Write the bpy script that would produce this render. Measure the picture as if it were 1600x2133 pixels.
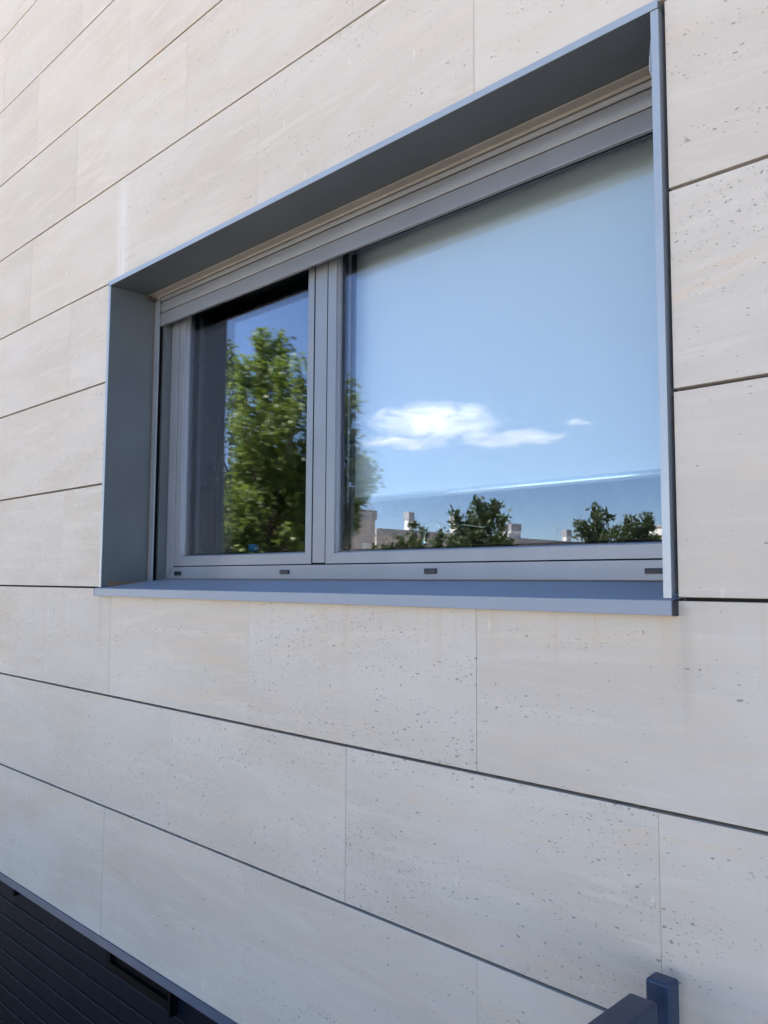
import bpy, bmesh, math, random
from mathutils import Vector, Matrix
R = math.radians
S = bpy.context.scene
for o in list(bpy.data.objects): bpy.data.objects.remove(o)

# ---------------------------------------------------------------- camera
cam_d = bpy.data.cameras.new('camera'); cam = bpy.data.objects.new('camera', cam_d)
S.collection.objects.link(cam)
cr = Vector((0.71426123, 0.69985932, 0.00527591)); cu = Vector((0.05424852, -0.06287736, 0.9965458)); cf = Vector((-0.6977736, 0.71150782, 0.08287719))
CAM = Vector((0, -1.5063, 0))
cam.matrix_world = Matrix(((cr.x, cu.x, -cf.x, CAM.x), (cr.y, cu.y, -cf.y, CAM.y), (cr.z, cu.z, -cf.z, CAM.z), (0, 0, 0, 1)))
cam_d.sensor_fit = 'HORIZONTAL'; cam_d.sensor_width = 36; cam_d.lens = 1722.2 / 1600 * 36
cam_d.clip_start = 0.05; cam_d.clip_end = 3000
S.camera = cam
S.render.resolution_x = 768; S.render.resolution_y = 1024

# ---------------------------------------------------------------- sky, sun, exposure
SUN_EL, SUN_ROT = R(54), R(-28)      # behind the wall, towards -x
SKY_STRENGTH = 0.07
W = bpy.data.worlds.new("World"); S.world = W; W.use_nodes = True
wn = W.node_tree; wn.nodes.clear()
def wnode(t): return wn.nodes.new(t)
def wl(a, b): wn.links.new(a, b)
sky = wnode('ShaderNodeTexSky'); sky.sky_type = 'NISHITA'; sky.sun_disc = False
sky.sun_elevation = SUN_EL; sky.sun_rotation = SUN_ROT
sky.air_density = 0.8; sky.dust_density = 0.4; sky.ozone_density = 3.0; sky.altitude = 1500
tc = wnode('ShaderNodeTexCoord')
def wm(op, a, b=None, c=None, clamp=False):
    n = wnode('ShaderNodeMath'); n.operation = op; n.use_clamp = clamp
    for i, v in enumerate((a, b, c)):
        if v is None: continue
        if isinstance(v, (int, float)): n.inputs[i].default_value = v
        else: wl(v, n.inputs[i])
    return n.outputs[0]
def wdot(vec):
    n = wnode('ShaderNodeVectorMath'); n.operation = 'DOT_PRODUCT'; wl(tc.outputs['Generated'], n.inputs[0]); n.inputs[1].default_value = vec
    return n.outputs['Value']
ca = wdot((0.786, -0.618, 0)); cz = wdot((0, 0, 1)); cfw = wdot((-0.618, -0.786, 0))
cvec = wnode('ShaderNodeCombineXYZ'); wl(wm('MULTIPLY', ca, 24), cvec.inputs[0]); wl(wm('MULTIPLY', cz, 52), cvec.inputs[1])
cn = wnode('ShaderNodeTexNoise'); wl(cvec.outputs[0], cn.inputs['Vector']); cn.inputs['Scale'].default_value = 1.0; cn.inputs['Detail'].default_value = 9; cn.inputs['Roughness'].default_value = 0.66; cn.inputs['Distortion'].default_value = 0.5
nz = wm('SUBTRACT', cn.outputs['Fac'], 0.5)
def blob(a0, z0, ra, rz, amp, gain):
    da = wm('POWER', wm('ABSOLUTE', wm('DIVIDE', wm('SUBTRACT', ca, a0), ra)), 2.0)
    dz = wm('POWER', wm('ABSOLUTE', wm('DIVIDE', wm('SUBTRACT', cz, z0), rz)), 2.0)
    v = wm('SUBTRACT', 1.0, wm('ADD', da, dz))
    v = wm('ADD', v, wm('MULTIPLY', nz, amp))
    return wm('MULTIPLY', v, gain, clamp=True)
b1 = blob(-0.045, 0.190, 0.082, 0.027, 2.6, 0.80)
b2 = blob(-0.085, 0.166, 0.062, 0.0095, 3.6, 0.7)
b3 = blob(0.035, 0.170, 0.078, 0.011, 4.0, 0.8)
b4 = blob(0.122, 0.186, 0.017, 0.0045, 3.4, 0.8)
mx = wm('MAXIMUM', wm('MAXIMUM', b1, b2), wm('MAXIMUM', b3, b4))
mx = wm('MULTIPLY', mx, wm('GREATER_THAN', cfw, 0.2))
bg1 = wnode('ShaderNodeBackground'); wl(sky.outputs[0], bg1.inputs[0]); bg1.inputs[1].default_value = SKY_STRENGTH
bg2 = wnode('ShaderNodeBackground'); bg2.inputs[0].default_value = (1.0, 1.0, 1.02, 1); bg2.inputs[1].default_value = 1.0
shade = wm('ADD', wm('MULTIPLY', wm('SUBTRACT', cz, 0.168), 22.0), wm('MULTIPLY', nz, 1.6), clamp=True)
wl(wm('ADD', 0.46, wm('MULTIPLY', shade, 0.34)), bg2.inputs[1])
mxs = wnode('ShaderNodeMixShader'); wl(mx, mxs.inputs[0]); wl(bg1.outputs[0], mxs.inputs[1]); wl(bg2.outputs[0], mxs.inputs[2])
wo = wnode('ShaderNodeOutputWorld'); wl(mxs.outputs[0], wo.inputs[0])

sd = bpy.data.lights.new('sun', 'SUN'); sd.energy = 5.0; sd.angle = R(0.5); sd.color = (1.0, 0.95, 0.87)
sun = bpy.data.objects.new('sun', sd); S.collection.objects.link(sun)
sv = Vector((math.sin(SUN_ROT) * math.cos(SUN_EL), math.cos(SUN_ROT) * math.cos(SUN_EL), math.sin(SUN_EL)))
sun.rotation_euler = sv.to_track_quat('Z', 'Y').to_euler(); sun.location = sv * 40

S.view_settings.view_transform = 'Standard'; S.view_settings.look = 'None'; S.view_settings.gamma = 1.0
S.view_settings.exposure = 2.72
S.render.engine = 'CYCLES'
S.cycles.max_bounces = 12; S.cycles.transparent_max_bounces = 24; S.cycles.glossy_bounces = 8; S.cycles.diffuse_bounces = 5

# ---------------------------------------------------------------- helpers
class NT:
    def __init__(s, name):
        s.m = bpy.data.materials.new(name); s.m.use_nodes = True; s.t = s.m.node_tree
        s.b = s.t.nodes['Principled BSDF']; s.o = s.t.nodes['Material Output']
    def n(s, t, **k):
        x = s.t.nodes.new(t)
        for a, v in k.items(): setattr(x, a, v)
        return x
    def l(s, a, b): s.t.links.new(a, b)
    def set(s, node, inp, v):
        if isinstance(v, bpy.types.NodeSocket): s.l(v, node.inputs[inp])
        else: node.inputs[inp].default_value = v
    def m_(s, op, a, b=None, c=None, clamp=False):
        x = s.n('ShaderNodeMath'); x.operation = op; x.use_clamp = clamp
        for i, v in enumerate((a, b, c)):
            if v is not None: s.set(x, i, v)
        return x.outputs[0]
    def noise(s, vec, scale, detail=4, rough=0.55, w=None, dist=0.0):
        x = s.n('ShaderNodeTexNoise'); x.noise_dimensions = '4D' if w is not None else '3D'
        s.l(vec, x.inputs['Vector']); x.inputs['Scale'].default_value = scale; x.inputs['Detail'].default_value = detail
        x.inputs['Roughness'].default_value = rough; x.inputs['Distortion'].default_value = dist
        if w is not None: s.set(x, 'W', w)
        return x.outputs['Fac']
    def mapr(s, v, a, b, c=0.0, d=1.0, smooth=True):
        x = s.n('ShaderNodeMapRange'); x.interpolation_type = 'SMOOTHSTEP' if smooth else 'LINEAR'
        s.set(x, 0, v)
        for i, q in enumerate((a, b, c, d)): x.inputs[i + 1].default_value = q
        return x.outputs[0]
    def mix(s, f, a, b):
        x = s.n('ShaderNodeMix'); x.data_type = 'RGBA'
        s.set(x, 0, f)
        for i, v in ((6, a), (7, b)):
            if isinstance(v, tuple): v = (v + (1,))[:4]
            s.set(x, i, v)
        return x.outputs[2]
    def objco(s): return s.n('ShaderNodeTexCoord').outputs['Object']
    def scale(s, v, sc):
        x = s.n('ShaderNodeMapping'); s.l(v, x.inputs['Vector']); x.inputs['Scale'].default_value = sc; return x.outputs[0]
    def bump(s, h, strength, dist):
        x = s.n('ShaderNodeBump'); s.l(h, x.inputs['Height']); x.inputs['Strength'].default_value = strength; x.inputs['Distance'].default_value = dist
        s.l(x.outputs[0], s.b.inputs['Normal'])

def paint(name, col, rough=0.45, metal=0.0, var=0.06, vscale=6, spec=0.5, grime=None, bump=0.0):
    k = NT(name); co = k.objco()
    f = k.noise(co, vscale, 5)
    lo = tuple(c * (1 - var) for c in col); hi = tuple(min(1, c * (1 + var)) for c in col)
    c = k.mix(k.mapr(f, 0.3, 0.7), lo, hi)
    if grime:
        g = k.mapr(k.noise(k.scale(co, (1, 1, 0.35)), 14, 8, 0.7), 0.55, 0.75, 0, 0.5)
        c = k.mix(g, c, grime)
    k.l(c, k.b.inputs['Base Color'])
    k.b.inputs['Metallic'].default_value = metal; k.b.inputs['Specular IOR Level'].default_value = spec
    r = k.mapr(k.noise(co, 5, 3), 0.3, 0.7, max(0, rough - 0.03), rough + 0.03); k.l(r, k.b.inputs['Roughness'])
    if bump: k.bump(k.noise(co, 900, 2), bump, 0.0004)
    return k.m

def obj(name, bm, mat, parent=None, smooth=False, bevel=0):
    me = bpy.data.meshes.new(name)
    bmesh.ops.recalc_face_normals(bm, faces=bm.faces)
    if smooth:
        for f in bm.faces: f.smooth = True
    bm.to_mesh(me); bm.free()
    for m in (mat if isinstance(mat, (list, tuple)) else [mat]): me.materials.append(m)
    o = bpy.data.objects.new(name, me); S.collection.objects.link(o)
    if parent:
        o.parent = parent
        p = parent; off = Vector((0, 0, 0))
        while p is not None: off += p.location; p = p.parent
        me.transform(Matrix.Translation(-off))
    if bevel:
        b = o.modifiers.new('bevel', 'BEVEL'); b.width = bevel; b.segments = 3; b.limit_method = 'ANGLE'; b.angle_limit = R(40)
        for pl in me.polygons: pl.use_smooth = True
        w = o.modifiers.new('wn', 'WEIGHTED_NORMAL'); w.keep_sharp = True
    return o
def NB(): return bmesh.new()
def box(bm, x0, x1, y0, y1, z0, z1):
    v = [bm.verts.new(p) for p in ((x0, y0, z0), (x1, y0, z0), (x1, y1, z0), (x0, y1, z0), (x0, y0, z1), (x1, y0, z1), (x1, y1, z1), (x0, y1, z1))]
    return [bm.faces.new([v[i] for i in q]) for q in ((3, 2, 1, 0), (4, 5, 6, 7), (0, 1, 5, 4), (1, 2, 6, 5), (2, 3, 7, 6), (3, 0, 4, 7))]
def prism_x(bm, prof, x0, x1):      # profile in (y, z) extruded along x
    a = [bm.verts.new((x0, y, z)) for y, z in prof]; b = [bm.verts.new((x1, y, z)) for y, z in prof]
    n = len(prof); bm.faces.new(a); bm.faces.new(b[::-1])
    for i in range(n): bm.faces.new((a[i], b[i], b[(i + 1) % n], a[(i + 1) % n]))
def prism_z(bm, prof, z0, z1):      # profile in (x, y) extruded along z
    a = [bm.verts.new((x, y, z0)) for x, y in prof]; b = [bm.verts.new((x, y, z1)) for x, y in prof]
    n = len(prof); bm.faces.new(a[::-1]); bm.faces.new(b)
    for i in range(n): bm.faces.new((a[i], a[(i + 1) % n], b[(i + 1) % n], b[i]))
def tube(bm, pts, rad, seg=10):
    rings = []
    for i, p in enumerate(pts):
        p = Vector(p); a = Vector(pts[max(0, i - 1)]); b = Vector(pts[min(len(pts) - 1, i + 1)])
        d = (b - a).normalized(); u = d.cross(Vector((0, 0, 1)))
        if u.length < 1e-3: u = d.cross(Vector((1, 0, 0)))
        u.normalize(); w = d.cross(u); r = rad[i] if isinstance(rad, (list, tuple)) else rad
        rings.append([bm.verts.new(p + r * (math.cos(2 * math.pi * k / seg) * u + math.sin(2 * math.pi * k / seg) * w)) for k in range(seg)])
    for i in range(len(rings) - 1):
        for k in range(seg): bm.faces.new((rings[i][k], rings[i][(k + 1) % seg], rings[i + 1][(k + 1) % seg], rings[i + 1][k]))
    bm.faces.new(rings[0][::-1]); bm.faces.new(rings[-1])
def empty(name, loc, label, cat, group=None):
    o = bpy.data.objects.new(name, None); S.collection.objects.link(o); o.location = loc; o.empty_display_size = 0.2
    o['label'] = label; o['category'] = cat
    if group: o['group'] = group
    return o
def struct(o): o['kind'] = 'structure'; return o

# ---------------------------------------------------------------- materials
def stone_mat():
    k = NT('limestone'); co = k.objco()
    at = k.n('ShaderNodeAttribute'); at.attribute_name = 'pid'; pid = at.outputs['Fac']
    w = k.m_('MULTIPLY', pid, 37.0)
    at2 = k.n('ShaderNodeAttribute'); at2.attribute_name = 'pitd'; pitd = at2.outputs['Fac']
    sep = k.n('ShaderNodeSeparateXYZ'); k.l(co, sep.inputs[0]); X, Z = sep.outputs[0], sep.outputs[2]
    # bedding slightly tilted panel by panel
    tilt = k.m_('MULTIPLY', k.m_('SUBTRACT', pid, 0.5), 0.16)
    zt = k.m_('ADD', Z, k.m_('MULTIPLY', X, tilt))
    cb = k.n('ShaderNodeCombineXYZ'); k.l(X, cb.inputs[0]); k.l(zt, cb.inputs[2]); v = cb.outputs[0]
    veins = k.noise(k.scale(v, (1.2, 1, 11)), 2.2, 8, 0.66, w, 0.6)
    fine = k.noise(k.scale(v, (3, 1, 26)), 4.0, 8, 0.72, w, 0.3)
    cloud = k.noise(k.scale(v, (1, 1, 3.2)), 1.5, 5, 0.6, w, 0.4)
    grain = k.noise(v, 420, 3, 0.7)
    base = k.mix(k.mapr(cloud, 0.32, 0.68), (0.480, 0.440, 0.385), (0.560, 0.545, 0.515))
    base = k.mix(k.mapr(veins, 0.50, 0.64, 0, 0.75), base, (0.585, 0.560, 0.515))
    base = k.mix(k.mapr(fine, 0.54, 0.70, 0, 0.65), base, (0.430, 0.405, 0.368))
    # ochre seams
    seam = k.noise(k.scale(v, (0.9, 1, 6.5)), 1.35, 6, 0.55, w, 1.0)
    sm = k.m_('ABSOLUTE', k.m_('SUBTRACT', seam, 0.60))
    base = k.mix(k.mapr(sm, 0.0, 0.026, 0.45, 0.0), base, (0.60, 0.475, 0.345))
    # per-panel tint
    tint = k.m_('FRACT', k.m_('MULTIPLY', pid, 91.7))
    base = k.mix(k.m_('MULTIPLY', tint, 0.36), base, (0.585, 0.545, 0.495))
    tint2 = k.m_('FRACT', k.m_('MULTIPLY', pid, 53.3))
    base = k.mix(k.m_('MULTIPLY', tint2, 0.25), base, (0.455, 0.450, 0.440))
    base = k.mix(k.mapr(grain, 0.35, 0.65, 0, 0.14), base, (0.40, 0.38, 0.35))
    # shell fragments and pits gathered in beds
    dens = k.noise(k.scale(v, (1.0, 1, 5.0)), 1.9, 4, 0.6, w, 0.5)
    dmask = k.mapr(k.m_('ADD', k.m_('ADD', dens, pitd), k.m_('MULTIPLY', k.m_('SUBTRACT', k.m_('FRACT', k.m_('MULTIPLY', pid, 23.1)), 0.5), 0.14)), 0.46, 0.68)
    wob = k.n('ShaderNodeTexNoise'); k.l(v, wob.inputs['Vector']); wob.inputs['Scale'].default_value = 55; wob.inputs['Detail'].default_value = 3
    wv = k.n('ShaderNodeVectorMath'); wv.operation = 'MULTIPLY_ADD'; k.l(wob.outputs['Color'], wv.inputs[0]); wv.inputs[1].default_value = (0.016, 0.0, 0.012); k.l(v, wv.inputs[2])
    def pits(sc, r, aniso, thr, mult):
        vo = k.n('ShaderNodeTexVoronoi'); vo.voronoi_dimensions = '3D'; k.l(k.scale(wv.outputs[0], aniso), vo.inputs['Vector']); vo.inputs['Scale'].default_value = sc
        sp = k.n('ShaderNodeSeparateColor'); k.l(vo.outputs['Color'], sp.inputs[0])
        size = k.m_('MULTIPLY', k.m_('POWER', sp.outputs[0], 2.0), r)
        inside = k.m_('SUBTRACT', size, vo.outputs['Distance'])
        a = k.mapr(inside, 0.0, 0.07)
        gate = k.m_('LESS_THAN', sp.outputs[1], k.m_('ADD', thr, k.m_('MULTIPLY', k.m_('POWER', dmask, 1.6), mult)))
        return k.m_('MULTIPLY', a, gate)
    p1 = pits(112, 0.40, (0.65, 1, 1.4), 0.003, 0.40)
    p2 = pits(210, 0.46, (0.65, 1, 1.4), 0.015, 0.85)
    # arcs: thin rims of broken shells
    vo = k.n('ShaderNodeTexVoronoi'); k.l(k.scale(wv.outputs[0], (0.55, 1, 1.4)), vo.inputs['Vector']); vo.inputs['Scale'].default_value = 70
    sp = k.n('ShaderNodeSeparateColor'); k.l(vo.outputs['Color'], sp.inputs[0])
    rim = k.mapr(k.m_('ABSOLUTE', k.m_('SUBTRACT', vo.outputs['Distance'], 0.27)), 0.0, 0.045, 1, 0)
    cut = k.mapr(k.noise(v, 80, 1), 0.52, 0.60)
    arc = k.m_('MULTIPLY', k.m_('MULTIPLY', rim, cut), k.m_('LESS_THAN', sp.outputs[1], k.m_('MULTIPLY', dmask, 0.36)))
    pit = k.m_('MAXIMUM', p1, k.m_('MAXIMUM', k.m_('MULTIPLY', p2, 0.8), k.m_('MULTIPLY', arc, 0.7)))
    base = k.mix(k.m_('MULTIPLY', pit, 0.70), base, (0.185, 0.180, 0.175))
    # white flecks and runs
    vo2 = k.n('ShaderNodeTexVoronoi'); k.l(k.scale(wv.outputs[0], (1.6, 1, 0.55)), vo2.inputs['Vector']); vo2.inputs['Scale'].default_value = 13
    sp2 = k.n('ShaderNodeSeparateColor'); k.l(vo2.outputs['Color'], sp2.inputs[0])
    fl = k.m_('MULTIPLY', k.mapr(k.m_('SUBTRACT', k.m_('MULTIPLY', sp2.outputs[0], 0.16), vo2.outputs['Distance']), 0.0, 0.1), k.m_('LESS_THAN', sp2.outputs[1], 0.10))
    base = k.mix(k.m_('MULTIPLY', fl, 0.35), base, (0.72, 0.71, 0.70))
    gp = k.n('ShaderNodeNewGeometry'); sp3 = k.n('ShaderNodeSeparateXYZ'); k.l(gp.outputs['Position'], sp3.inputs[0]); X, Z = sp3.outputs[0], sp3.outputs[2]
    # lime bloom running down one open joint above the window corner
    dx = k.m_('ABSOLUTE', k.m_('SUBTRACT', X, k.m_('ADD', -2.905, k.m_('MULTIPLY', k.m_('SUBTRACT', k.noise(co, 6, 4), 0.5), 0.06))))
    inz = k.m_('MULTIPLY', k.mapr(Z, 1.14, 1.18), k.m_('MULTIPLY', k.mapr(Z, 1.40, 1.56, 1, 0.35), k.m_('LESS_THAN', Z, 1.567)))
    halo = k.m_('MULTIPLY', k.m_('MULTIPLY', k.mapr(dx, 0.010, 0.065, 1, 0), inz), k.mapr(k.noise(k.scale(co, (3, 1, .5)), 9, 5), 0.3, 0.6, 0.35, 1))
    base = k.mix(k.m_('MULTIPLY', halo, 0.34), base, (0.74, 0.77, 0.83))
    # faint drip stains under the sill
    drip = k.m_('MULTIPLY', k.mapr(k.noise(k.scale(co, (9, 1, 0.35)), 3.0, 5, 0.6), 0.52, 0.72), k.m_('MULTIPLY', k.mapr(Z, -0.42, -0.05), k.mapr(Z, -0.03, -0.02, 1, 0)))
    base = k.mix(k.m_('MULTIPLY', drip, 0.6), base, (0.50, 0.43, 0.35))
    ends = k.m_('MAXIMUM', k.mapr(k.m_('ABSOLUTE', k.m_('ADD', X, 2.978)), 0.0, 0.035, 1, 0), k.mapr(k.m_('ABSOLUTE', k.m_('ADD', X, 0.690)), 0.0, 0.03, 1, 0))
    ends = k.m_('MULTIPLY', k.m_('MULTIPLY', ends, k.mapr(k.noise(k.scale(co, (12, 1, 0.6)), 4, 5), 0.35, 0.65)), k.m_('MULTIPLY', k.mapr(Z, -0.36, -0.08), k.mapr(Z, -0.05, -0.04, 1, 0)))
    base = k.mix(k.m_('MULTIPLY', ends, 0.38), base, (0.34, 0.31, 0.27))
    mt = k.n('ShaderNodeMix'); mt.data_type = 'RGBA'; mt.blend_type = 'MULTIPLY'; mt.inputs[0].default_value = 1.0; k.l(base, mt.inputs[6]); mt.inputs[7].default_value = (1.05, 0.985, 0.900, 1)
    k.l(mt.outputs[2], k.b.inputs['Base Color']); k.b.inputs['Roughness'].default_value = 0.72; k.b.inputs['Specular IOR Level'].default_value = 0.35
    h = k.m_('SUBTRACT', k.m_('ADD', k.m_('MULTIPLY', grain, 0.12), k.m_('MULTIPLY', fine, 0.25)), k.m_('MULTIPLY', pit, 1.0))
    k.bump(h, 0.45, 0.0015)
    return k.m
M_stone = stone_mat()
M_joint = paint('joint_backing', (0.035, 0.03, 0.028), 0.9)
M_metal = paint('grey_powder_coat', (0.225, 0.243, 0.270), 0.36, 0.3, 0.04, 5)
M_liner_shaded = paint('reveal_sheet_shaded', (0.093, 0.107, 0.114), 0.42, 0.1, 0.06, 4, 0.4)  # shade of the reveal and soffit painted in as a darker sheet colour
M_sill = paint('sill_sheet', (0.245, 0.275, 0.318), 0.5, 0.0, 0.03, 2, 0.4)
M_edge_lit = paint('liner_edge_lit', (0.35, 0.385, 0.41), 0.35, 0.3, 0.04, 4)  # same sheet as the liner, its bright front edge put into the colour
M_slat = paint('shutter_slat', (0.168, 0.176, 0.190), 0.42, 0.2, 0.04, 6)
M_rubber = paint('black_gasket', (0.0018, 0.002, 0.003), 0.6, spec=0.1)
M_cap = paint('drain_cap_plastic', (0.006, 0.010, 0.02), 0.4)
M_navy = paint('navy_rail_paint', (0.015, 0.030, 0.066), 0.42, 0.0, 0.18, 14)
M_door = paint('garage_slat_paint', (0.0022, 0.0058, 0.0150), 0.55, 0.0, 0.12, 3, 0.12)
M_seam = paint('garage_slat_edge', (0.010, 0.013, 0.019), 0.6, spec=0.2)
M_trim = paint('drip_edge', (0.085, 0.11, 0.17), 0.35, 0.3)
M_dirt = paint('rust_brown_sealant', (0.15, 0.10, 0.06), 0.8)
M_plaster = paint('interior_plaster', (0.42, 0.41, 0.38), 0.9)
M_intfloor = paint('interior_floor', (0.20, 0.17, 0.14), 0.5)
M_inframe = paint('inner_frame', (0.35, 0.35, 0.36), 0.5)
M_cab = paint('cabinet_front', (0.12, 0.14, 0.125), 0.45)
M_oven = paint('oven_glass', (0.004, 0.004, 0.005), 0.25)
M_chrome = paint('chrome', (0.72, 0.75, 0.8), 0.12, 1.0, 0.02)
M_conc = paint('paving', (0.46, 0.40, 0.33), 0.85, 0, 0.25, 3, grime=(0.2, 0.19, 0.18))
M_asph = paint('asphalt', (0.10, 0.095, 0.09), 0.9, 0, 0.3, 2)
M_retain = paint('retaining_render', (0.42, 0.40, 0.37), 0.85, 0, 0.1, 2)
M_roof = paint('roof_membrane', (0.30, 0.29, 0.28), 0.9)
M_bark = paint('bark', (0.14, 0.115, 0.09), 0.9, 0, 0.35, 20)

def glass_mat(name, r0, tint):
    k = NT(name); k.t.nodes.remove(k.b)
    geo = k.n('ShaderNodeNewGeometry')
    d = k.n('ShaderNodeVectorMath'); d.operation = 'DOT_PRODUCT'; k.l(geo.outputs['Incoming'], d.inputs[0]); k.l(geo.outputs['Normal'], d.inputs[1])
    c = k.m_('ABSOLUTE', d.outputs['Value']); f = k.m_('POWER', k.m_('SUBTRACT', 1.0, c, clamp=True), 2.8)
    fac = k.m_('ADD', r0, k.m_('MULTIPLY', f, 1 - r0), clamp=True)
    tr = k.n('ShaderNodeBsdfTransparent'); tr.inputs[0].default_value = tint + (1,)
    gl = k.n('ShaderNodeBsdfGlossy'); gl.inputs['Roughness'].default_value = 0.0; gl.inputs['Color'].default_value = (0.92, 0.89, 0.98, 1)
    mx = k.n('ShaderNodeMixShader'); k.l(fac, mx.inputs[0]); k.l(tr.outputs[0], mx.inputs[1]); k.l(gl.outputs[0], mx.inputs[2])
    k.l(mx.outputs[0], k.o.inputs['Surface']); return k.m
M_glass_out = glass_mat('outer_pane_glass', 0.033, (0.95, 0.97, 0.965))
M_glass_in = glass_mat('inner_coated_glass', 0.082, (0.93, 0.96, 0.955))

def fabric_mat():
    k = NT('blind_fabric'); co = k.objco()
    n = k.noise(k.scale(co, (1, 1, 0.02)), 3.0, 3)
    k.l(k.mix(n, (0.66, 0.69, 0.74), (0.71, 0.74, 0.78)), k.b.inputs['Base Color']); k.b.inputs['Roughness'].default_value = 0.85
    return k.m
M_fabric = fabric_mat()

def leaf_mat(name, dark, light, trans):
    k = NT(name); co = k.objco()
    at = k.n('ShaderNodeAttribute'); at.attribute_name = 'lv'
    c = k.mix(at.outputs['Fac'], dark, light)
    k.l(c, k.b.inputs['Base Color']); k.b.inputs['Roughness'].default_value = 0.55; k.b.inputs['Specular IOR Level'].default_value = 0.6
    t = k.n('ShaderNodeBsdfTranslucent'); t.inputs[0].default_value = trans + (1,)
    mx = k.n('ShaderNodeMixShader'); mx.inputs[0].default_value = 0.35
    k.l(k.b.outputs[0], mx.inputs[1]); k.l(t.outputs[0], mx.inputs[2]); k.l(mx.outputs[0], k.o.inputs['Surface'])
    return k.m
M_leaf = leaf_mat('maple_leaf', (0.045, 0.09, 0.02), (0.165, 0.225, 0.05), (0.17, 0.25, 0.03))
M_leaf2 = leaf_mat('shrub_leaf', (0.030, 0.055, 0.020), (0.075, 0.11, 0.035), (0.06, 0.10, 0.02))

# ---------------------------------------------------------------- ground (street level -1.66, sunken drive in front of the garage)
GZ = -1.66
DX0, DX1, DY0, LOW = -9.2, -0.80, -3.6, -3.55
bm = NB()
xs = [-700, DX0, DX1, 700]; ys = [-700, DY0, 0.05, 700]
vv = [[bm.verts.new((x, y, GZ)) for y in ys] for x in xs]
for i in range(3):
    for j in range(3):
        if i == 1 and j == 1: continue
        bm.faces.new((vv[i][j], vv[i + 1][j], vv[i + 1][j + 1], vv[i][j + 1]))
struct(obj('ground', bm, M_conc))
bm = NB(); box(bm, DX0, DX1, DY0, 0.05, LOW - 0.1, LOW); struct(obj('sunken_driveway', bm, M_asph))
bm = NB(); box(bm, -60, 60, -13.0, -7.4, GZ - 0.05, GZ + 0.006); struct(obj('road', bm, M_asph))
bm = NB(); box(bm, DX1 + 0.0, DX1 + 0.16, DY0, -0.02, LOW, GZ + 0.004); w1 = obj('retaining_wall', bm, M_retain)
w1['label'] = 'rendered retaining wall under the metal railing beside the house'; w1['category'] = 'retaining wall'
bm = NB(); box(bm, DX0 - 0.2, DX1 + 0.16, DY0 - 0.2, DY0, LOW, GZ + 0.25); w2 = obj('retaining_wall', bm, M_retain)
w2['label'] = 'long low rendered wall at the far edge of the sunken driveway'; w2['category'] = 'retaining wall'

# ---------------------------------------------------------------- house
house = empty('house', (-3, 3, GZ), 'pale limestone clad house wall with grey framed window above dark garage door', 'house')
ZL = [-1.286, -0.830, -0.430, -0.0315, 0.368, 0.768, 1.163, 1.567, 1.968, 2.370, 2.776, 3.18, 3.585, 3.99, 4.395, 4.8, 5.2]
WX0, WX1, WZ0, WZ1 = -2.983, -0.699, -0.0315, 1.163
X0W, X1W = -9.3, 4.2
PW = 0.862; rng = random.Random(7)
bm = NB(); lay = bm.verts.layers.float.new('pid'); lay2 = bm.verts.layers.float.new('pitd'); PD = [0.0]
def panel(x0, x1, z0, z1, pid, ych=0.0009, ins=0.0006, yj=0.0):
    yb = 0.030
    a = [bm.verts.new(p) for p in ((x0, yb, z0), (x1, yb, z0), (x1, yb, z1), (x0, yb, z1))]
    b = [bm.verts.new(p) for p in ((x0, ych + yj, z0), (x1, ych + yj, z0), (x1, ych + yj, z1), (x0, ych + yj, z1))]
    c = [bm.verts.new(p) for p in ((x0 + ins, yj, z0 + ins), (x1 - ins, yj, z0 + ins), (x1 - ins, yj, z1 - ins), (x0 + ins, yj, z1 - ins))]
    for q in a + b + c: q[lay] = pid; q[lay2] = PD[0]
    bm.faces.new(c); bm.faces.new(a[::-1])
    for p, q in ((a, b), (b, c)):
        for i in range(4): bm.faces.new((p[i], p[(i + 1) % 4], q[(i + 1) % 4], q[i]))
HG, VG = 0.0036, 0.00025
for r in range(len(ZL) - 1):
    k = r - 3
    off = -1.181 if (k % 2) else -1.611        # odd rows / even rows
    z0, z1 = ZL[r] + HG, ZL[r + 1] - HG
    PD[0] = {-3: -0.015, -2: 0.055, -1: 0.035, 0: -0.01, 1: -0.01, 2: 0.0}.get(k, -0.075)
    if r == 0: z0 = ZL[0]
    n0 = math.floor((X0W - off) / PW); n1 = math.ceil((X1W - off) / PW)
    for n in range(n0, n1):
        x0 = max(X0W, off + n * PW) + VG; x1 = min(X1W, off + (n + 1) * PW) - VG
        if x1 - x0 < 0.02: continue
        pid = rng.random(); yj = rng.uniform(-0.0007, 0.0007)
        if 0 <= k <= 2:                       # rows beside the window
            if x0 < WX0 and x1 > WX0: panel(x0, WX0 - 0.003, z0, z1, pid, yj=yj)
            if x1 > WX1 and x0 < WX1: panel(WX1, x1, z0, z1, pid, yj=yj)
            if x0 >= WX0 and x1 <= WX1: continue
            if (x0 < WX0 and x1 > WX0) or (x1 > WX1 and x0 < WX1): continue
        panel(x0, x1, z0, z1, pid, yj=yj)
obj('stone_cladding', bm, M_stone, house)
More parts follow.
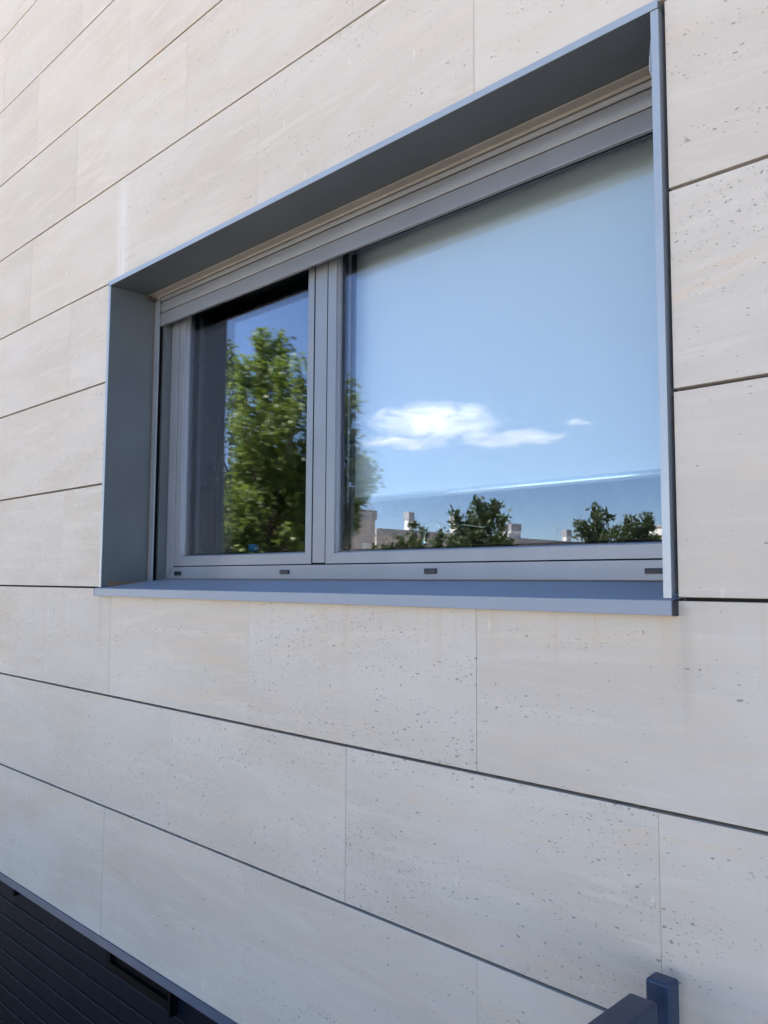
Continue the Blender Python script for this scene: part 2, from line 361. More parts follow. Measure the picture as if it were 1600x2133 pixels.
# dark backing and masonry shell round the opening
bm = NB()
OX0, OX1, OZ0, OZ1 = -2.975, -0.707, -0.02, 1.30   # structural opening
def shell(bm, y0, y1, ox0, ox1, oz0, oz1, x0, x1, z0, z1):
    box(bm, x0, ox0, y0, y1, z0, z1); box(bm, ox1, x1, y0, y1, z0, z1)
    box(bm, ox0, ox1, y0, y1, z0, oz0); box(bm, ox0, ox1, y0, y1, oz1, z1)
shell(bm, 0.0305, 0.036, -2.984, -0.698, -0.045, 1.17, X0W, X1W, -1.284, 5.2)
obj('joint_backing', bm, M_joint, house)
bm = NB(); shell(bm, 0.037, 0.36, OX0 - 0.0, OX1, OZ0 - 0.03, 1.25, X0W, X1W, -1.28, 5.2)
obj('masonry_wall', bm, M_plaster, house)
RX0, RX1, RY1, RZ0, RZ1 = -7.85, 3.6, 6.4, -1.1, 1.72
bm = NB()
box(bm, X0W, RX0, 0.361, 8.0, -3.55, 5.2); box(bm, RX1, X1W, 0.361, 8.0, -3.55, 5.2); box(bm, RX0, RX1, RY1, 8.0, -3.55, 5.2)
obj('side_wall', bm, M_plaster, house)
bm = NB(); box(bm, RX0, RX1, 0.361, RY1, RZ0 - 0.25, RZ0); obj('floor_slab', bm, M_intfloor, house)
bm = NB(); box(bm, RX0, RX1, 0.361, RY1, RZ1, RZ1 + 0.25); obj('ceiling_slab', bm, M_plaster, house)
bm = NB(); box(bm, X0W - 0.05, X1W + 0.05, -0.05, 8.05, 5.201, 5.4); obj('roof', bm, M_roof, house)
# lower wall right of the garage, drip edge under the stone
bm = NB(); box(bm, X1W - 5.0, X1W, 0.037, 0.36, -3.6, -1.281); obj('plinth', bm, M_retain, house)
bm = NB(); prism_x(bm, [(-0.006, -1.2865), (0.05, -1.2865), (0.05, -1.300), (0.0, -1.300), (-0.006, -1.313), (-0.0085, -1.313)], X0W, -0.83); obj('drip_edge', bm, M_trim, house)

# garage door: dark slats under the stone
door = empty('garage_door', (0, 0, 0), 'x', 'x'); del door['label']; del door['category']
bpy.data.objects.remove(door)
bm = NB(); z = -1.3575; GY = 0.050; P_ = 0.0736
GX0, GX1 = -8.9, -0.85
box(bm, GX0, GX1, GY + 0.02, GY + 0.04, LOW, -1.29)
k_ = 0; zt = -1.3565 + P_
while zt > LOW + 0.05:
    zb = zt - P_
    prism_x(bm, [(GY + 0.021, zb + 0.004), (GY + 0.003, zb + 0.004), (GY, zb + 0.008), (GY, zt - 0.006), (GY + 0.004, zt - 0.001), (GY + 0.021, zt - 0.001)], GX0, GX1)
    zt = zb
gd = obj('garage_door', bm, M_door, house)
bm = NB(); zt = -1.3565 + P_
while zt > LOW + 0.05:
    box(bm, GX0, GX1, GY + 0.0005, GY + 0.006, zt - 0.0012, zt + 0.0022); zt -= P_
e = obj('slat_edge', bm, M_seam, gd)
bm = NB()
vx0, vx1 = -2.880, -2.475
box(bm, vx0 - 0.03, vx0, GY - 0.022, GY - 0.001, -1.405, -1.316); box(bm, vx1, vx1 + 0.014, GY - 0.03, GY - 0.001, -1.420, -1.316)
box(bm, vx0, vx1, GY - 0.022, GY - 0.001, -1.405, -1.380); box(bm, vx0, vx1, GY - 0.006, GY - 0.001, -1.3798, -1.330)
obj('vent_frame', bm, M_rubber, gd); bm = NB()
box(bm, -3.76, -3.745, GY - 0.022, GY - 0.001, -1.375, -1.316)
obj('latch', bm, M_rubber, gd)

# ---------------------------------------------------------------- window (part of the house) and its sub-parts
FY = 0.240      # outer face of the fixed frame
bm = NB()
fx0, fx1, fz0, fz1 = -2.9274, -0.755, -0.004, 1.16
box(bm, fx0, -2.8718, FY, FY + 0.075, fz0, fz1)                       # left stile
box(bm, -0.7655, -0.7240, FY, FY + 0.075, fz0, fz1)                        # right stile
box(bm, -2.8717, -0.7656, FY, FY + 0.075, fz0, 0.0500)                # bottom rail
box(bm, -2.8717, -0.7656, FY, FY + 0.075, 1.115, fz1)
window = obj('window', bm, M_metal, house, bevel=0.0012)
bm = NB(); box(bm, -2.0362, -1.9775, FY, FY + 0.07, 0.0560, 1.1145); obj('mullion', bm, M_metal, window, bevel=0.0015)
# dark gaskets filling the gaps round the sashes
bm = NB(); box(bm, -2.8716, -0.7657, FY + 0.0012, FY + 0.055, 0.0501, 0.0530); box(bm, -2.8716, -2.8665, FY + 0.0012, FY + 0.055, 0.0531, 1.114)
box(bm, -2.0410, -2.0363, FY + 0.0012, FY + 0.055, 0.0531, 1.114); box(bm, -1.9774, -1.9720, FY + 0.0012, FY + 0.055, 0.0531, 1.114)
obj('gasket', bm, M_rubber, window)
def sash(x0, x1, gx0, gx1, gz0, gz1, z0=0.0531, z1=1.112):
    bm = NB(); y0, y1 = FY - 0.001, FY + 0.062
    cz_ = 0.006
    # mitred ring with an inner face going back to the glass and an inset bead
    outer = [(x0, z0), (x1, z0), (x1, z1), (x0, z1)]
    inner = [(gx0, gz0), (gx1, gz0), (gx1, gz1), (gx0, gz1)]
    bead = [(gx0 + 0.0025, gz0 + 0.0035), (gx1 - 0.0025, gz0 + 0.0035), (gx1 - 0.0025, gz1 - 0.0035), (gx0 + 0.0025, gz1 - 0.0035)]
    bw = [(a[0] + (0.0015 if i in (0, 3) else -0.0015), a[1] + (0.002 if i < 2 else -0.002)) for i, a in enumerate(bead)]
    rings = [(outer, y1), (outer, y0), (inner, y0), (inner, y0 + 0.011), (bead, y0 + 0.012), (bead, y0 + 0.0165), (bw, y0 + 0.0195), (bw, y1)]
    V = [[bm.verts.new((p[0], y, p[1])) for p in ring] for ring, y in rings]
    for i in range(len(V)):
        a, b = V[i], V[(i + 1) % len(V)]
        for j in range(4): bm.faces.new((a[j], a[(j + 1) % 4], b[(j + 1) % 4], b[j]))
    s_ = obj('sash', bm, M_metal, window, bevel=0.0008)
    g = [bw[0][0], bw[1][0], bw[0][1], bw[2][1]]
    for y, m in ((0.2595, M_glass_out), (0.2805, M_glass_in)):
        bm = NB(); box(bm, g[0] + .0003, g[1] - .0003, y, y + 0.004, g[2] + .0003, g[3] - .0003); obj('glass_pane', bm, m, window)
    bm = NB()                                 # dark spacer bar between the panes
    for q in ((g[0] + .0004, g[0] + .010, g[2] + .0004, g[3] - .0004), (g[1] - .010, g[1] - .0004, g[2] + .0004, g[3] - .0004), (g[0] + .0101, g[1] - .0101, g[2] + .0004, g[2] + .006), (g[0] + .0101, g[1] - .0101, g[3] - .006, g[3] - .0004)):
        box(bm, q[0], q[1], 0.2637, 0.2803, q[2], q[3])
    obj('spacer_bar', bm, M_rubber, window)
    return s_
sash(-2.8662, -2.0412, -2.8258, -2.0715, 0.0880, 1.073)
sash(-1.9718, -0.7690, -1.9325, -0.8080, 0.0860, 1.073)
bm = NB(); w_ = 0.0005                          # mitre joint in the lower left corner of the fixed frame
a = [(-2.8700 - w_, 0.0498 + w_), (-2.8700 + w_, 0.0498 - w_), (-2.9240 + w_, -0.0005 - w_), (-2.9240 - w_, -0.0005 + w_)]
v0 = [bm.verts.new((x, FY - 0.0003, z)) for x, z in a]; v1 = [bm.verts.new((x, FY + 0.004, z)) for x, z in a]
bm.faces.new(v0); bm.faces.new(v1[::-1])
for i in range(4): bm.faces.new((v0[i], v0[(i + 1) % 4], v1[(i + 1) % 4], v1[i]))
obj('mitre_joint', bm, M_rubber, window)
# sheet metal liner round the reveal (sides + head), front edge proud of the stone
bm = NB()
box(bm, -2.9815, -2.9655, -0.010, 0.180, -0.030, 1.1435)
obj('reveal_panel', bm, M_liner_shaded, window, bevel=0.0015)
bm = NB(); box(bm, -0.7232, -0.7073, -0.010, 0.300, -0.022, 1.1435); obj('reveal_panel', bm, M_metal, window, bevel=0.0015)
bm = NB(); box(bm, -2.9825, -0.7063, -0.012, 0.180, 1.144, 1.1605); obj('head_panel', bm, M_liner_shaded, window, bevel=0.0015)
bm = NB()                                     # front edges of the liner sheet, sky glint painted as a lighter colour
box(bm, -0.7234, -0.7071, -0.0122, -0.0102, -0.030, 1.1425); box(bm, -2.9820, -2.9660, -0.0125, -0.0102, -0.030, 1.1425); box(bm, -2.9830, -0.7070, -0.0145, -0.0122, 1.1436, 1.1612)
obj('front_edge_lit', bm, M_edge_lit, window, bevel=0.0006)
bm = NB()                                     # loose protective film curling off the right-hand edge
cv = [(-0.7235, 1.100), (-0.7243, 1.088), (-0.7262, 1.070), (-0.7280, 1.050), (-0.7290, 1.034), (-0.7288, 1.024), (-0.7270, 1.016), (-0.7240, 1.012)]
for i in range(len(cv) - 1):
    (xa, za), (xb, zb_) = cv[i], cv[i + 1]
    v = [bm.verts.new(p) for p in ((xa, -0.0098, za), (xb, -0.0098, zb_), (xb, 0.006, zb_), (xa, 0.006, za))]; bm.faces.new(v)
bmesh.ops.remove_doubles(bm, verts=bm.verts, dist=1e-5)
flm = obj('loose_film', bm, paint('clear_film', (0.55, 0.6, 0.65), 0.2), window, smooth=True); so = flm.modifiers.new('thick', 'SOLIDIFY'); so.thickness = 0.0004
bm = NB(); box(bm, -2.9654, -2.9600, 0.1802, 0.1860, -0.020, 1.143); obj('sealant', bm, M_dirt, window)
# guide rails with a black slot
for sx in (1, -1):
    bm = NB()
    if sx == 1:
        box(bm, -2.9600, -2.9275, 0.180, 0.1850, -0.022, 1.1390)
        box(bm, -2.9640, -2.9592, 0.1862, 0.2395, -0.022, 1.1390)
        bk = NB(); box(bk, -2.9590, -2.9276, 0.2050, 0.2395, -0.022, 1.1390); obj('guide_back', bk, M_liner_shaded, window, bevel=0.0008)  # left back flange coloured darker than the rail, its side shade painted in
    else:
        box(bm, -0.7640, -0.7234, 0.180, 0.1850, -0.022, 1.1390)
        box(bm, -0.7640, -0.7234, 0.2050, 0.2395, -0.022, 1.1390)
    obj('guide_rail', bm, M_metal, window, bevel=0.0008)
bm = NB(); box(bm, -2.9591, -2.9420, 0.1852, 0.2048, -0.02, 1.135); obj('slot_brush', bm, M_rubber, window)
# roller shutter, almost fully raised
zz = [1.018, 1.0735, 1.120, 1.150, 1.195]
sl = None
for i in range(4):
    z0, z1 = zz[i], zz[i + 1] - 0.0034
    bm = NB(); h = z1 - z0
    if i == 0: prof = [(0.200, z0), (0.188, z0), (0.1865, z0 + 0.003), (0.1865, z1 - 0.004), (0.1895, z1), (0.200, z1)]
    else:
        prof = [(0.200, z0), (0.1905, z0), (0.1885, z0 + h * 0.10), (0.1880, z0 + h * 0.14), (0.1900, z0 + h * 0.16), (0.1885, z0 + h * 0.20), (0.1868, z0 + h * 0.45), (0.1868, z0 + h * 0.7), (0.1890, z0 + h * 0.93), (0.1915, z1), (0.200, z1)]
    prism_x(bm, prof, -2.9400, -0.7420)
    obj('shutter_slat', bm, M_slat, window, bevel=0.0004)
bm = NB(); box(bm, -2.9400, -0.7420, 0.2002, 0.2045, 1.024, 1.19); obj('shutter_seam', bm, M_rubber, window)
# box lip above the shutter (beige dusty strip)
bm = NB(); prism_x(bm, [(0.150, 1.1438), (0.1865, 1.1438), (0.1865, 1.134), (0.178, 1.1320), (0.172, 1.137), (0.150, 1.1415)], -2.9640, -0.7236); obj('shutter_box_lip', bm, paint('dusty_lip', (0.235, 0.22, 0.19), 0.6, 0.1), window)
# spider nest / dirt in the upper left corner
bm = NB(); rr = random.Random(3)
for i in range(34):
    a = Vector((-2.957, 0.160, 1.130)) + Vector((rr.gauss(0, .006), rr.gauss(0, .010), rr.gauss(0, .006)))
    b = a + Vector((rr.gauss(0, .006), rr.gauss(0, .007), rr.gauss(0, .005)))
    tube(bm, [a, (a + b) / 2 + Vector((0, 0, .001)), b], rr.uniform(.0008, .0022), 5)
obj('corner_nest', bm, paint('dust_nest', (0.05, 0.04, 0.035), 0.95), window)
# sloping sill
bm = NB()
prism_x(bm, [(-0.0235, -0.0625), (-0.0235, -0.0345), (-0.0215, -0.0335), (0.2398, 0.0020), (0.2398, -0.0010), (-0.0205, -0.0368), (-0.0205, -0.0625)], -2.9940, -0.7020)
sill = obj('sill', bm, M_sill, window, bevel=0.0008)
bm = NB(); prism_x(bm, [(-0.0240, -0.0632), (-0.0240, -0.0340), (0.0015, -0.0308), (0.0015, -0.0632)], -0.7018, -0.6995); obj('sill_end_cap', bm, M_cap, window)
bm = NB(); prism_x(bm, [(-0.0240, -0.0632), (-0.0240, -0.0340), (-0.0015, -0.0308), (-0.0015, -0.0632)], -2.9962, -2.9942); obj('sill_end_cap', bm, M_cap, window)
bm = NB(); box(bm, -2.927, -0.7234, 0.2330, 0.2397, 0.0022, 0.0046); box(bm, -2.9650, -2.9625, 0.02, 0.18, -0.029, -0.0085); obj('sealant', bm, M_dirt, window)
# the little drain covers on the bottom rail
for x0, x1, z0, z1 in ((-2.857, -2.813, .0165, .0315), (-2.197, -2.153, .0200, .0345), (-1.549, -1.506, .0200, .0350), (-0.886, -0.843, .0190, .0310)):
    bm = NB(); prism_x(bm, [(FY - 0.0055, z0), (FY - 0.0062, z1 - 0.002), (FY - 0.0045, z1), (FY - 0.0002, z1), (FY - 0.0002, z0)], x0, x1)
    obj('drain_cover', bm, M_cap, window, bevel=0.0008)
# inner lining of the opening
bm = NB()
box(bm, OX0 + 0.001, -2.90, 0.316, 0.3605, OZ0, 1.20); box(bm, -0.74, OX1 - 0.001, 0.316, 0.3605, OZ0, 1.20)
box(bm, OX0 + 0.001, OX1 - 0.001, 0.316, 0.44, -0.03, OZ0 - 0.001); box(bm, -2.8995, -0.7405, 0.316, 0.3605, 1.155, 1.20)
obj('inner_casing', bm, M_inframe, window)

# ---------------------------------------------------------------- inside the room
bl = empty('roller_blind', (-1.35, 0.345, 1.15), 'white roller blind lowered almost fully behind the wide right-hand pane', 'roller blind')
bm = NB(); box(bm, -1.948, -0.745, 0.3450, 0.3460, 0.268, 1.118); obj('blind_cloth', bm, M_fabric, bl)
bm = NB(); tube(bm, [(-1.950, 0.3455, 0.2590), (-0.743, 0.3455, 0.2590)], 0.0110, 18); obj('bottom_bar', bm, paint('blind_bar', (0.90, 0.93, 0.96), 0.20, 0.6, 0.02), bl, smooth=True)
bm = NB(); tube(bm, [(-1.955, 0.366, 1.125), (-0.742, 0.366, 1.125)], 0.020, 18); obj('roller_tube', bm, M_fabric, bl, smooth=True)

ct = empty('kitchen_counter', (-2.0, 0.7, RZ0), 'low kitchen counter running along the inside under the window', 'counter')
bm = NB(); box(bm, -3.6, 0.6, 0.46, 1.05, -0.24, -0.20); obj('worktop', bm, paint('worktop', (0.25, 0.24, 0.23), 0.3), ct, bevel=0.003)
bm = NB(); box(bm, -3.58, 0.58, 0.47, 1.02, RZ0, -0.2405); obj('base_unit', bm, M_cab, ct)

cb = empty('tall_kitchen_cabinet', (-7.5, 3.9, RZ0), 'tall grey-green kitchen cabinet with built-in black ovens far inside the room', 'cabinet')
cx = -7.2
bm = NB(); box(bm, RX0 + 0.01, cx, 3.34, 5.8, RZ0, 1.70); obj('carcass', bm, M_oven, cb)
bm = NB()
ylist = [3.36, 3.66, 4.36, 4.98, 5.6]
for i in range(len(ylist) - 1):
    y0, y1 = ylist[i] + 0.004, ylist[i + 1] - 0.004
    if i == 1:
        for z0, z1 in ((1.12, 1.70), (0.66, 1.112)): box(bm, cx + 0.001, cx + 0.02, y0, y1, z0, z1)
        box(bm, cx + 0.001, cx + 0.02, y0, y1, 0.28, 0.36)
        box(bm, cx + 0.001, cx + 0.02, y0, y1, RZ0 + .1, -0.32)
    else:
        box(bm, cx + 0.001, cx + 0.02, y0, y1, 1.12, 1.70); box(bm, cx + 0.001, cx + 0.02, y0, y1, RZ0 + 0.1, 1.112)
obj('cabinet_front', bm, M_cab, cb)
for z0, z1 in ((0.705, 1.015), (0.37, 0.60), (-0.31, 0.27)):
    bm = NB(); box(bm, cx + 0.0205, cx + 0.032, 3.74, 4.30, z0, z1); obj('oven_door', bm, M_oven, cb, bevel=0.002)
    bm = NB(); tube(bm, [(cx + 0.05, 3.80, z1 - 0.05), (cx + 0.05, 4.24, z1 - 0.05)], 0.006, 8); obj('handle', bm, M_oven, cb)

tp = empty('kitchen_tap', (-1.87, 0.60, -0.20), 'chrome kitchen tap with curved neck standing behind the right pane', 'tap')
bm = NB(); tube(bm, [(-1.872, 0.6, -0.2), (-1.872, 0.6, 0.10), (-1.870, 0.6, 0.135), (-1.862, 0.6, 0.165), (-1.848, 0.6, 0.185), (-1.828, 0.6, 0.193), (-1.81, 0.6, 0.188), (-1.80, 0.6, 0.172)], [.013, .0115, .0115, .0115, .010, .007, .005, .004], 14)
obj('neck', bm, M_chrome, tp, smooth=True)
bm = NB(); tube(bm, [(-1.79, 0.6, 0.186), (-1.72, 0.6, 0.1865), (-1.615, 0.6, 0.172)], .0022, 8); obj('spout_wire', bm, M_chrome, tp, smooth=True)

bt = empty('plastic_bottle', (-2.835, 0.60, -0.20), 'clear plastic bottle with bright blue cap behind the left pane', 'bottle')
def lathe(bm, cx_, cy_, prof, seg=20):
    rings = [[bm.verts.new((cx_ + r * math.cos(2 * math.pi * k / seg), cy_ + r * math.sin(2 * math.pi * k / seg), z)) for k in range(seg)] for r, z in prof]
    for i in range(len(rings) - 1):
        for k in range(seg): bm.faces.new((rings[i][k], rings[i][(k + 1) % seg], rings[i + 1][(k + 1) % seg], rings[i + 1][k]))
    bm.faces.new(rings[0][::-1]); bm.faces.new(rings[-1])
bm = NB(); lathe(bm, -2.835, 0.60, [(.035, -.199), (.037, -.19), (.037, .03), (.030, .07), (.016, .095), (.014, .13)]); obj('bottle_body', bm, paint('blue_clear_plastic', (.10, .22, .30), .2), bt, smooth=True)
bm = NB(); lathe(bm, -2.835, 0.60, [(.021, .122), (.022, .125), (.022, .147), (.019, .150)]); obj('bottle_cap', bm, paint('blue_cap', (.03, .30, .70), .35), bt, smooth=True)
jr = NB(); lathe(jr, -2.150, 0.60, [(.018, -.199), (.019, -.19), (.019, .13), (.017, .136), (.012, .136)])
o = obj('candle', jr, paint('candle_wax', (.75, .74, .62), .4), None, smooth=True); o['label'] = 'short pale pillar candle behind the lower left of the wide pane'; o['category'] = 'candle'

# ---------------------------------------------------------------- railing beside the window
def rbox(bm, *a): box(bm, *a)
hr = empty('railing', (-0.72, -0.75, GZ), 'dark blue metal railing with flat rounded top rail leading to the wall', 'railing')
rx0, rx1 = -0.7455, -0.6930
bm = NB(); rbox(bm, rx0, rx1, -1.46, -0.128, -0.757, -0.711); obj('top_rail', bm, M_navy, hr, bevel=0.006)
bm = NB(); rbox(bm, rx0 + .006, rx1 - .006, -1.44, -0.15, -1.56, -1.53); obj('bottom_rail', bm, M_navy, hr, bevel=0.004)
for y in (-1.42, -0.17):
    bm = NB(); rbox(bm, rx0 + .003, rx1 - .003, y - .02, y + .02, GZ + .004, -0.7575); obj('post', bm, M_navy, hr, bevel=0.004)
for i in range(9):
    y = -0.29 - i * 0.125
    bm = NB(); rbox(bm, -0.727, -0.711, y - .008, y + .008, -1.5295, -0.7575); obj('baluster', bm, M_navy, hr)
bm = NB(); rbox(bm, -0.7465, -0.6995, -0.0705, -0.0310, GZ + .004, -0.7065)
o = obj('railing_post', bm, M_navy, None, bevel=0.006); o['label'] = 'square dark blue post with rounded top standing against the limestone wall'; o['category'] = 'post'

# ---------------------------------------------------------------- trees
rt = random.Random(11)
def leafpoly(kind):
    if kind == 'maple':
        P = []; L = [1.0, .42, .88, .36, .55, .16]
        pts = [(0, 0)]
        ang = [90, 66, 45, 18, -5, -60]
        right = [(L[i] * math.cos(R(ang[i])), L[i] * math.sin(R(ang[i]))) for i in range(6)]
        left = [(-x, y) for x, y in right[1:]]
        return right[::-1] + left
    return [(0, -.1), (.27, .35), (0, 1.0), (-.27, .35)]
def add_leaf(bm, lay, c, size, poly, up, val):
    n = Vector((rt.gauss(0, .6), rt.gauss(0, .6), rt.gauss(0.5, .6))).normalized()
    d = (Vector((rt.gauss(0, .7), rt.gauss(0, .7), rt.gauss(0, .5))) + up)
    d = d - n * d.dot(n)
    if d.length < 1e-3: return
    d.normalize(); s = d.cross(n)
    vs = []
    for x, y in poly:
        v = bm.verts.new(c + size * (s * x + d * y) + n * size * (-0.22 * abs(x))); v[lay] = val; vs.append(v)
    bm.faces.new(vs)
def tree(name, label, base, tips, trunk_r, leaf, poly, nleaf, spread, mat, group=None, start=0.25, upw=0.4, droop=0.0, trunk_top=None, bend=0.5):
    t = empty(name, base, label, 'tree', group)
    wb = NB(); lb = NB(); lay = lb.verts.layers.float.new('lv')
    B = Vector(base); top = Vector(trunk_top) if trunk_top else max((Vector(p) for p in tips), key=lambda p: p.z)
    n = 9; path = [B.lerp(top, i / n) + Vector((rt.gauss(0, .03), rt.gauss(0, .03), 0)) * (i > 0) for i in range(n + 1)]
    tube(wb, path, [trunk_r * (1 - .93 * i / n) for i in range(n + 1)], 10)
    H = top.z - B.z
    tot = sum((Vector(p) - path[3]).length for p in tips)
    for p in tips:
        p = Vector(p); hz = max(.15, min(.9, ((p.z - B.z) / H) * 0.55)); o_ = path[int(hz * n)]
        mid = o_.lerp(p, .5); mid.x += (p.x - o_.x) * bend * .5; mid.y += (p.y - o_.y) * bend * .5
        crv = [(1 - s) ** 2 * o_ + 2 * s * (1 - s) * mid + s * s * p for s in [i / 7 for i in range(8)]]
        tube(wb, crv, [max(.006, trunk_r * .38 * (1 - .9 * i / 7)) for i in range(8)], 6)
        ln = (p - o_).length; cnt = int(nleaf * ln / tot)
        side = []
        for q in range(max(3, int(ln * 7))):
            s = start + (1 - start) * rt.random(); i = min(6, int(s * 7)); a = crv[i].lerp(crv[i + 1], s * 7 - i)
            dv = Vector((rt.gauss(0, 1), rt.gauss(0, 1), rt.gauss(.35, .7))).normalized() * spread * rt.uniform(.5, 1.25) * (1.22 - 1.0 * s)
            side.append((a, a + dv)); tube(wb, [a, a + dv * .5 + Vector((0, 0, .03)), a + dv], [.008, .005, .002], 4)
        side.append((crv[4], crv[7])); side.append((crv[5], crv[7]))
        for j in range(cnt):
            a, b = rt.choice(side); s = rt.random() ** .7; c = a.lerp(b, s) + Vector((rt.gauss(0, 1), rt.gauss(0, 1), rt.gauss(0, 1))) * spread * .17
            c.z -= droop * rt.random()
            add_leaf(lb, lay, c, leaf * rt.uniform(.55, 1.15), poly, Vector((0, 0, upw)) + (b - a).normalized() * .6, rt.random())
    obj('trunk', wb, M_bark, t, smooth=True); obj('crown', lb, mat, t)
    return t
def pix(px, py, D):        # world place seen mirrored in the panes at photograph pixel (px,py), D metres from the mirrored camera
    a = (px - 800) / 1722.2; b = -(py - 1066.5) / 1722.2; d = cf + a * cr + b * cu
    t = D / math.hypot(d.x, d.y); v = CAM + d * t
    return Vector((v.x, 0.55 - v.y, v.z))
def jit(t, s=.35): return Vector(t) + Vector((rt.uniform(-s, s), rt.uniform(-s, s), 0))
tb = pix(557, 1155, 12.0); tb.z = GZ
tp_ = [(562, 698), (586, 712), (600, 742), (474, 712), (504, 768), (630, 748), (660, 760), (700, 800), (728, 825), (430, 800), (400, 880), (380, 1000), (545, 800), (600, 850), (520, 870),
       (732, 900), (728, 950), (768, 985), (750, 1015), (640, 900), (690, 950), (450, 960), (440, 1080), (480, 1100), (470, 1010), (628, 1070), (500, 1140), (748, 1085), (728, 1120), (700, 1100), (650, 1150), (480, 1060), (510, 1030), (530, 1150), (470, 1140), (500, 1180), (580, 960)]
tree('maple_tree', 'young green maple with upright leaders and grey trunk across the driveway', tb, [jit(pix(x, y, 12.0 + rt.uniform(-.8, .8)), .12) for x, y in tp_], .075, .066, leafpoly('maple'), 36000, .42, M_leaf, trunk_top=pix(562, 740, 12.0), start=.22)
# darker tree behind it
tb2 = pix(610, 1155, 19.0); tb2.z = GZ
tree('broad_tree', 'broad dark green tree standing behind the young maple', tb2, [jit(pix(x, y, 19 + rt.uniform(-1.2, 1.2)), .3) for x, y in
     [(500, 960), (540, 930), (580, 940), (620, 960), (650, 1000),  (460, 1000), (480, 1090), (560, 1060), (620, 1080),  (520, 1150), (600, 1150), (440, 1150), (420, 1040)]],
     .14, .14, leafpoly('maple'), 9000, .75, M_leaf2, start=.1)
def ftree(name, label, D, base_px, tips, n, leaf, spread, group=None):
    b = pix(base_px, 1150, D); b.z = GZ
    return tree(name, label, b, [jit(pix(x, y, D + rt.uniform(-1, 1)), .15) for x, y in tips], .10, leaf, leafpoly('s'), n, spread, M_leaf2, group, start=.12, upw=.9)
G = 'trees and shrubs across the street'
ftree('acacia_tree', 'tall loose green tree hiding a chimney, largest across the street', 29, 1000, [(1000, 1040), (985, 1055), (1035, 1050), (950, 1068), (965, 1080), (1050, 1075), (1015, 1080), (1045, 1110), (975, 1115), (1000, 1120), (1065, 1130), (940, 1125)], 5200, .20, .55, G)
ftree('acacia_tree', 'wide dark green tree beside bare twigs before the white building', 29, 1280, [(1250, 1058), (1240, 1075), (1275, 1068), (1300, 1075), (1320, 1082), (1345, 1075), (1355, 1100), (1225, 1100), (1290, 1100), (1330, 1110), (1260, 1115), (1365, 1120), (1212, 1092), (1340, 1150), (1230, 1145)], 6000, .19, .5, G)
ftree('shrub', 'pointed green shrub in front of the slim chimney', 26, 865, [(862, 1090), (880, 1105), (845, 1110), (855, 1125), (835, 1120), (880, 1130)], 1700, .15, .35, G)
ftree('shrub', 'pointed green shrub between the slim chimney and the tall tree', 26, 925, [(925, 1095), (912, 1110), (940, 1112), (925, 1125), (950, 1130), (905, 1128)], 1700, .15, .35, G)
ftree('shrub', 'small round shrub low before the beige parapet', 26, 800, [(798, 1125), (812, 1132), (788, 1135), (825, 1120)], 700, .14, .3, G)
# bare young tree
b = pix(1225, 1150, 29); b.z = GZ
t = empty('bare_tree', b, 'thin bare leafless sapling beside the wide dark green tree', 'tree', G)
bm = NB()
for x, y in ((1208, 1070), (1218, 1078), (1232, 1090), (1200, 1095), (1240, 1082)): tube(bm, [b, b.lerp(pix(x + 4, y + 45, 29), .8), pix(x, y, 29)], [.05, .03, .008], 5)
obj('trunk', bm, M_bark, t)

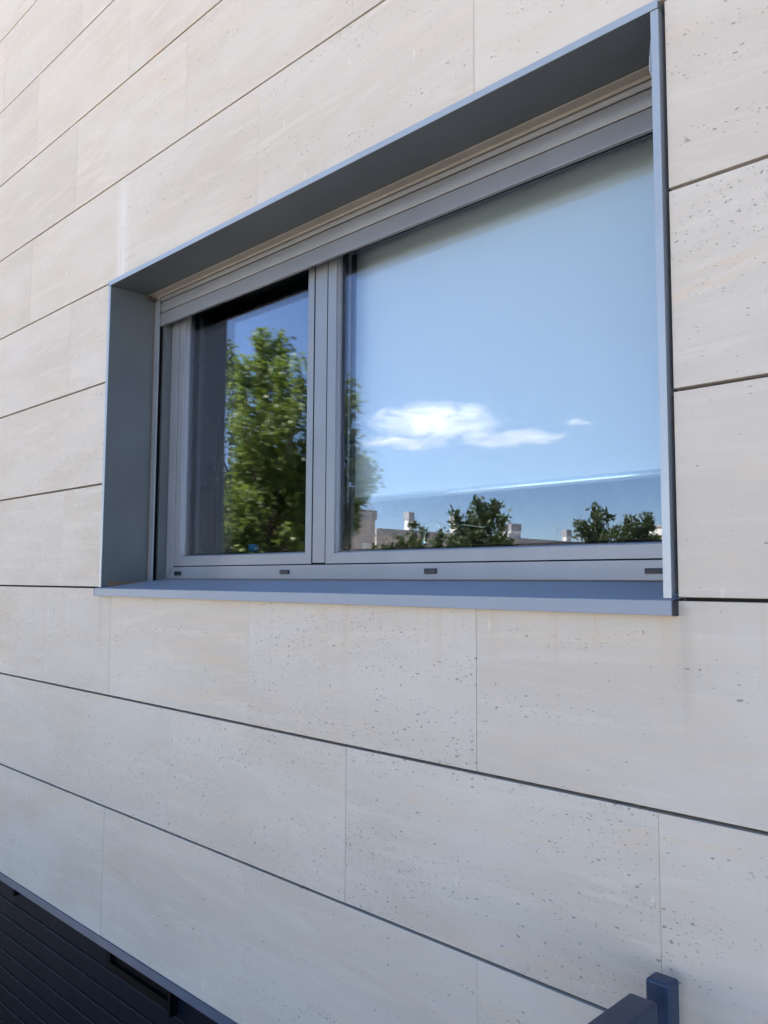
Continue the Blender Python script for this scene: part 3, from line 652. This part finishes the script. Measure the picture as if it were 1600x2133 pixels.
# ---------------------------------------------------------------- low buildings across the street
M_bw = paint('pale_render', (0.43, 0.40, 0.36), 0.9, 0, 0.06, .6); M_bt = paint('parapet_grey', (0.33, 0.33, 0.34), 0.8); M_wh = paint('white_render', (0.72, 0.70, 0.66), 0.9, 0, .04, .8)
M_win = paint('dark_window', (0.03, 0.04, 0.05), 0.15)
def low_house(label, x1, y0, y1, h, depth=9, wins=6, mat=None, cap=0.35):
    h0 = empty('terraced_house', (x1 - depth / 2, (y0 + y1) / 2, GZ), label, 'house', 'low houses across the street')
    bm = NB(); box(bm, x1 - depth, x1, y0, y1, GZ, h); obj('wall', bm, mat or M_bw, h0)
    bm = NB(); box(bm, x1 - depth - .06, x1 + .06, y0 - .06, y1 + .06, h + .002, h + cap); rf = obj('parapet', bm, M_bt, h0)
    for i in range(wins):
        yc = y0 + (i + .5) * (y1 - y0) / wins
        bm = NB(); box(bm, x1 + .002, x1 + .05, yc - .7, yc + .7, GZ + 1.0, GZ + 2.3); obj('window', bm, M_win, h0)
    return h0, rf
def chimney(parent, px0, px1, py, x, zb, w=.35):
    # y range from the pixels on the plane x
    def onx(px, py):
        a = (px - 800) / 1722.2; b = -(py - 1066.5) / 1722.2; d = cf + a * cr + b * cu; t = (x - CAM.x) / d.x; v = CAM + d * t; return 0.55 - v.y, v.z
    ya, z1 = onx(px0, py); yb, _ = onx(px1, py)
    bm = NB(); box(bm, x - w, x, min(ya, yb), max(ya, yb), zb, z1 - .45); obj('chimney', bm, M_wh, parent)
    bm = NB(); box(bm, x - w - .03, x + .03, min(ya, yb) - .03, max(ya, yb) + .03, z1 - .44, z1); obj('chimney_cap', bm, M_bt, parent)
hA, rA = low_house('beige flat roofed block with tall grey parapet, nearest of the low houses', -24.8, -22.7, -17.0, 2.55, wins=2, cap=.42)
hB, rB = low_house('long beige terrace with grey parapet and five chimneys', -30, -62, -28.0, 2.35, wins=12)
pc = pix(1350, 1094, 45)
hC, rC = low_house('white flat roofed house at the far end behind the wide tree', pc.x + 12, pc.y - 14, pc.y, pc.z - .12, depth=12, wins=5, mat=M_wh, cap=.12)
chimney(rB, 852, 862, 1066, -31, 2.72); chimney(rB, 947, 960, 1073, -31, 2.72)
chimney(rB, 1052, 1058, 1092, -31, 2.72); chimney(rB, 1065, 1085, 1090, -31, 2.72); chimney(rB, 1180, 1190, 1103, -31, 2.72)
for px, py in ((772, 1045), (1161, 1090)):
    p = pix(px, py, 38 if px > 1000 else 33)
    bm = NB(); tube(bm, [(p.x, p.y, 1.9), (p.x, p.y, p.z)], .012, 5)
    for i in range(2): tube(bm, [(p.x - .12 + .06 * i, p.y + .12, p.z - .1 - .16 * i), (p.x + .12 - .06 * i, p.y - .12, p.z - .1 - .16 * i)], .009, 4)
    obj('antenna', bm, M_bt, hA if px < 1000 else hB)
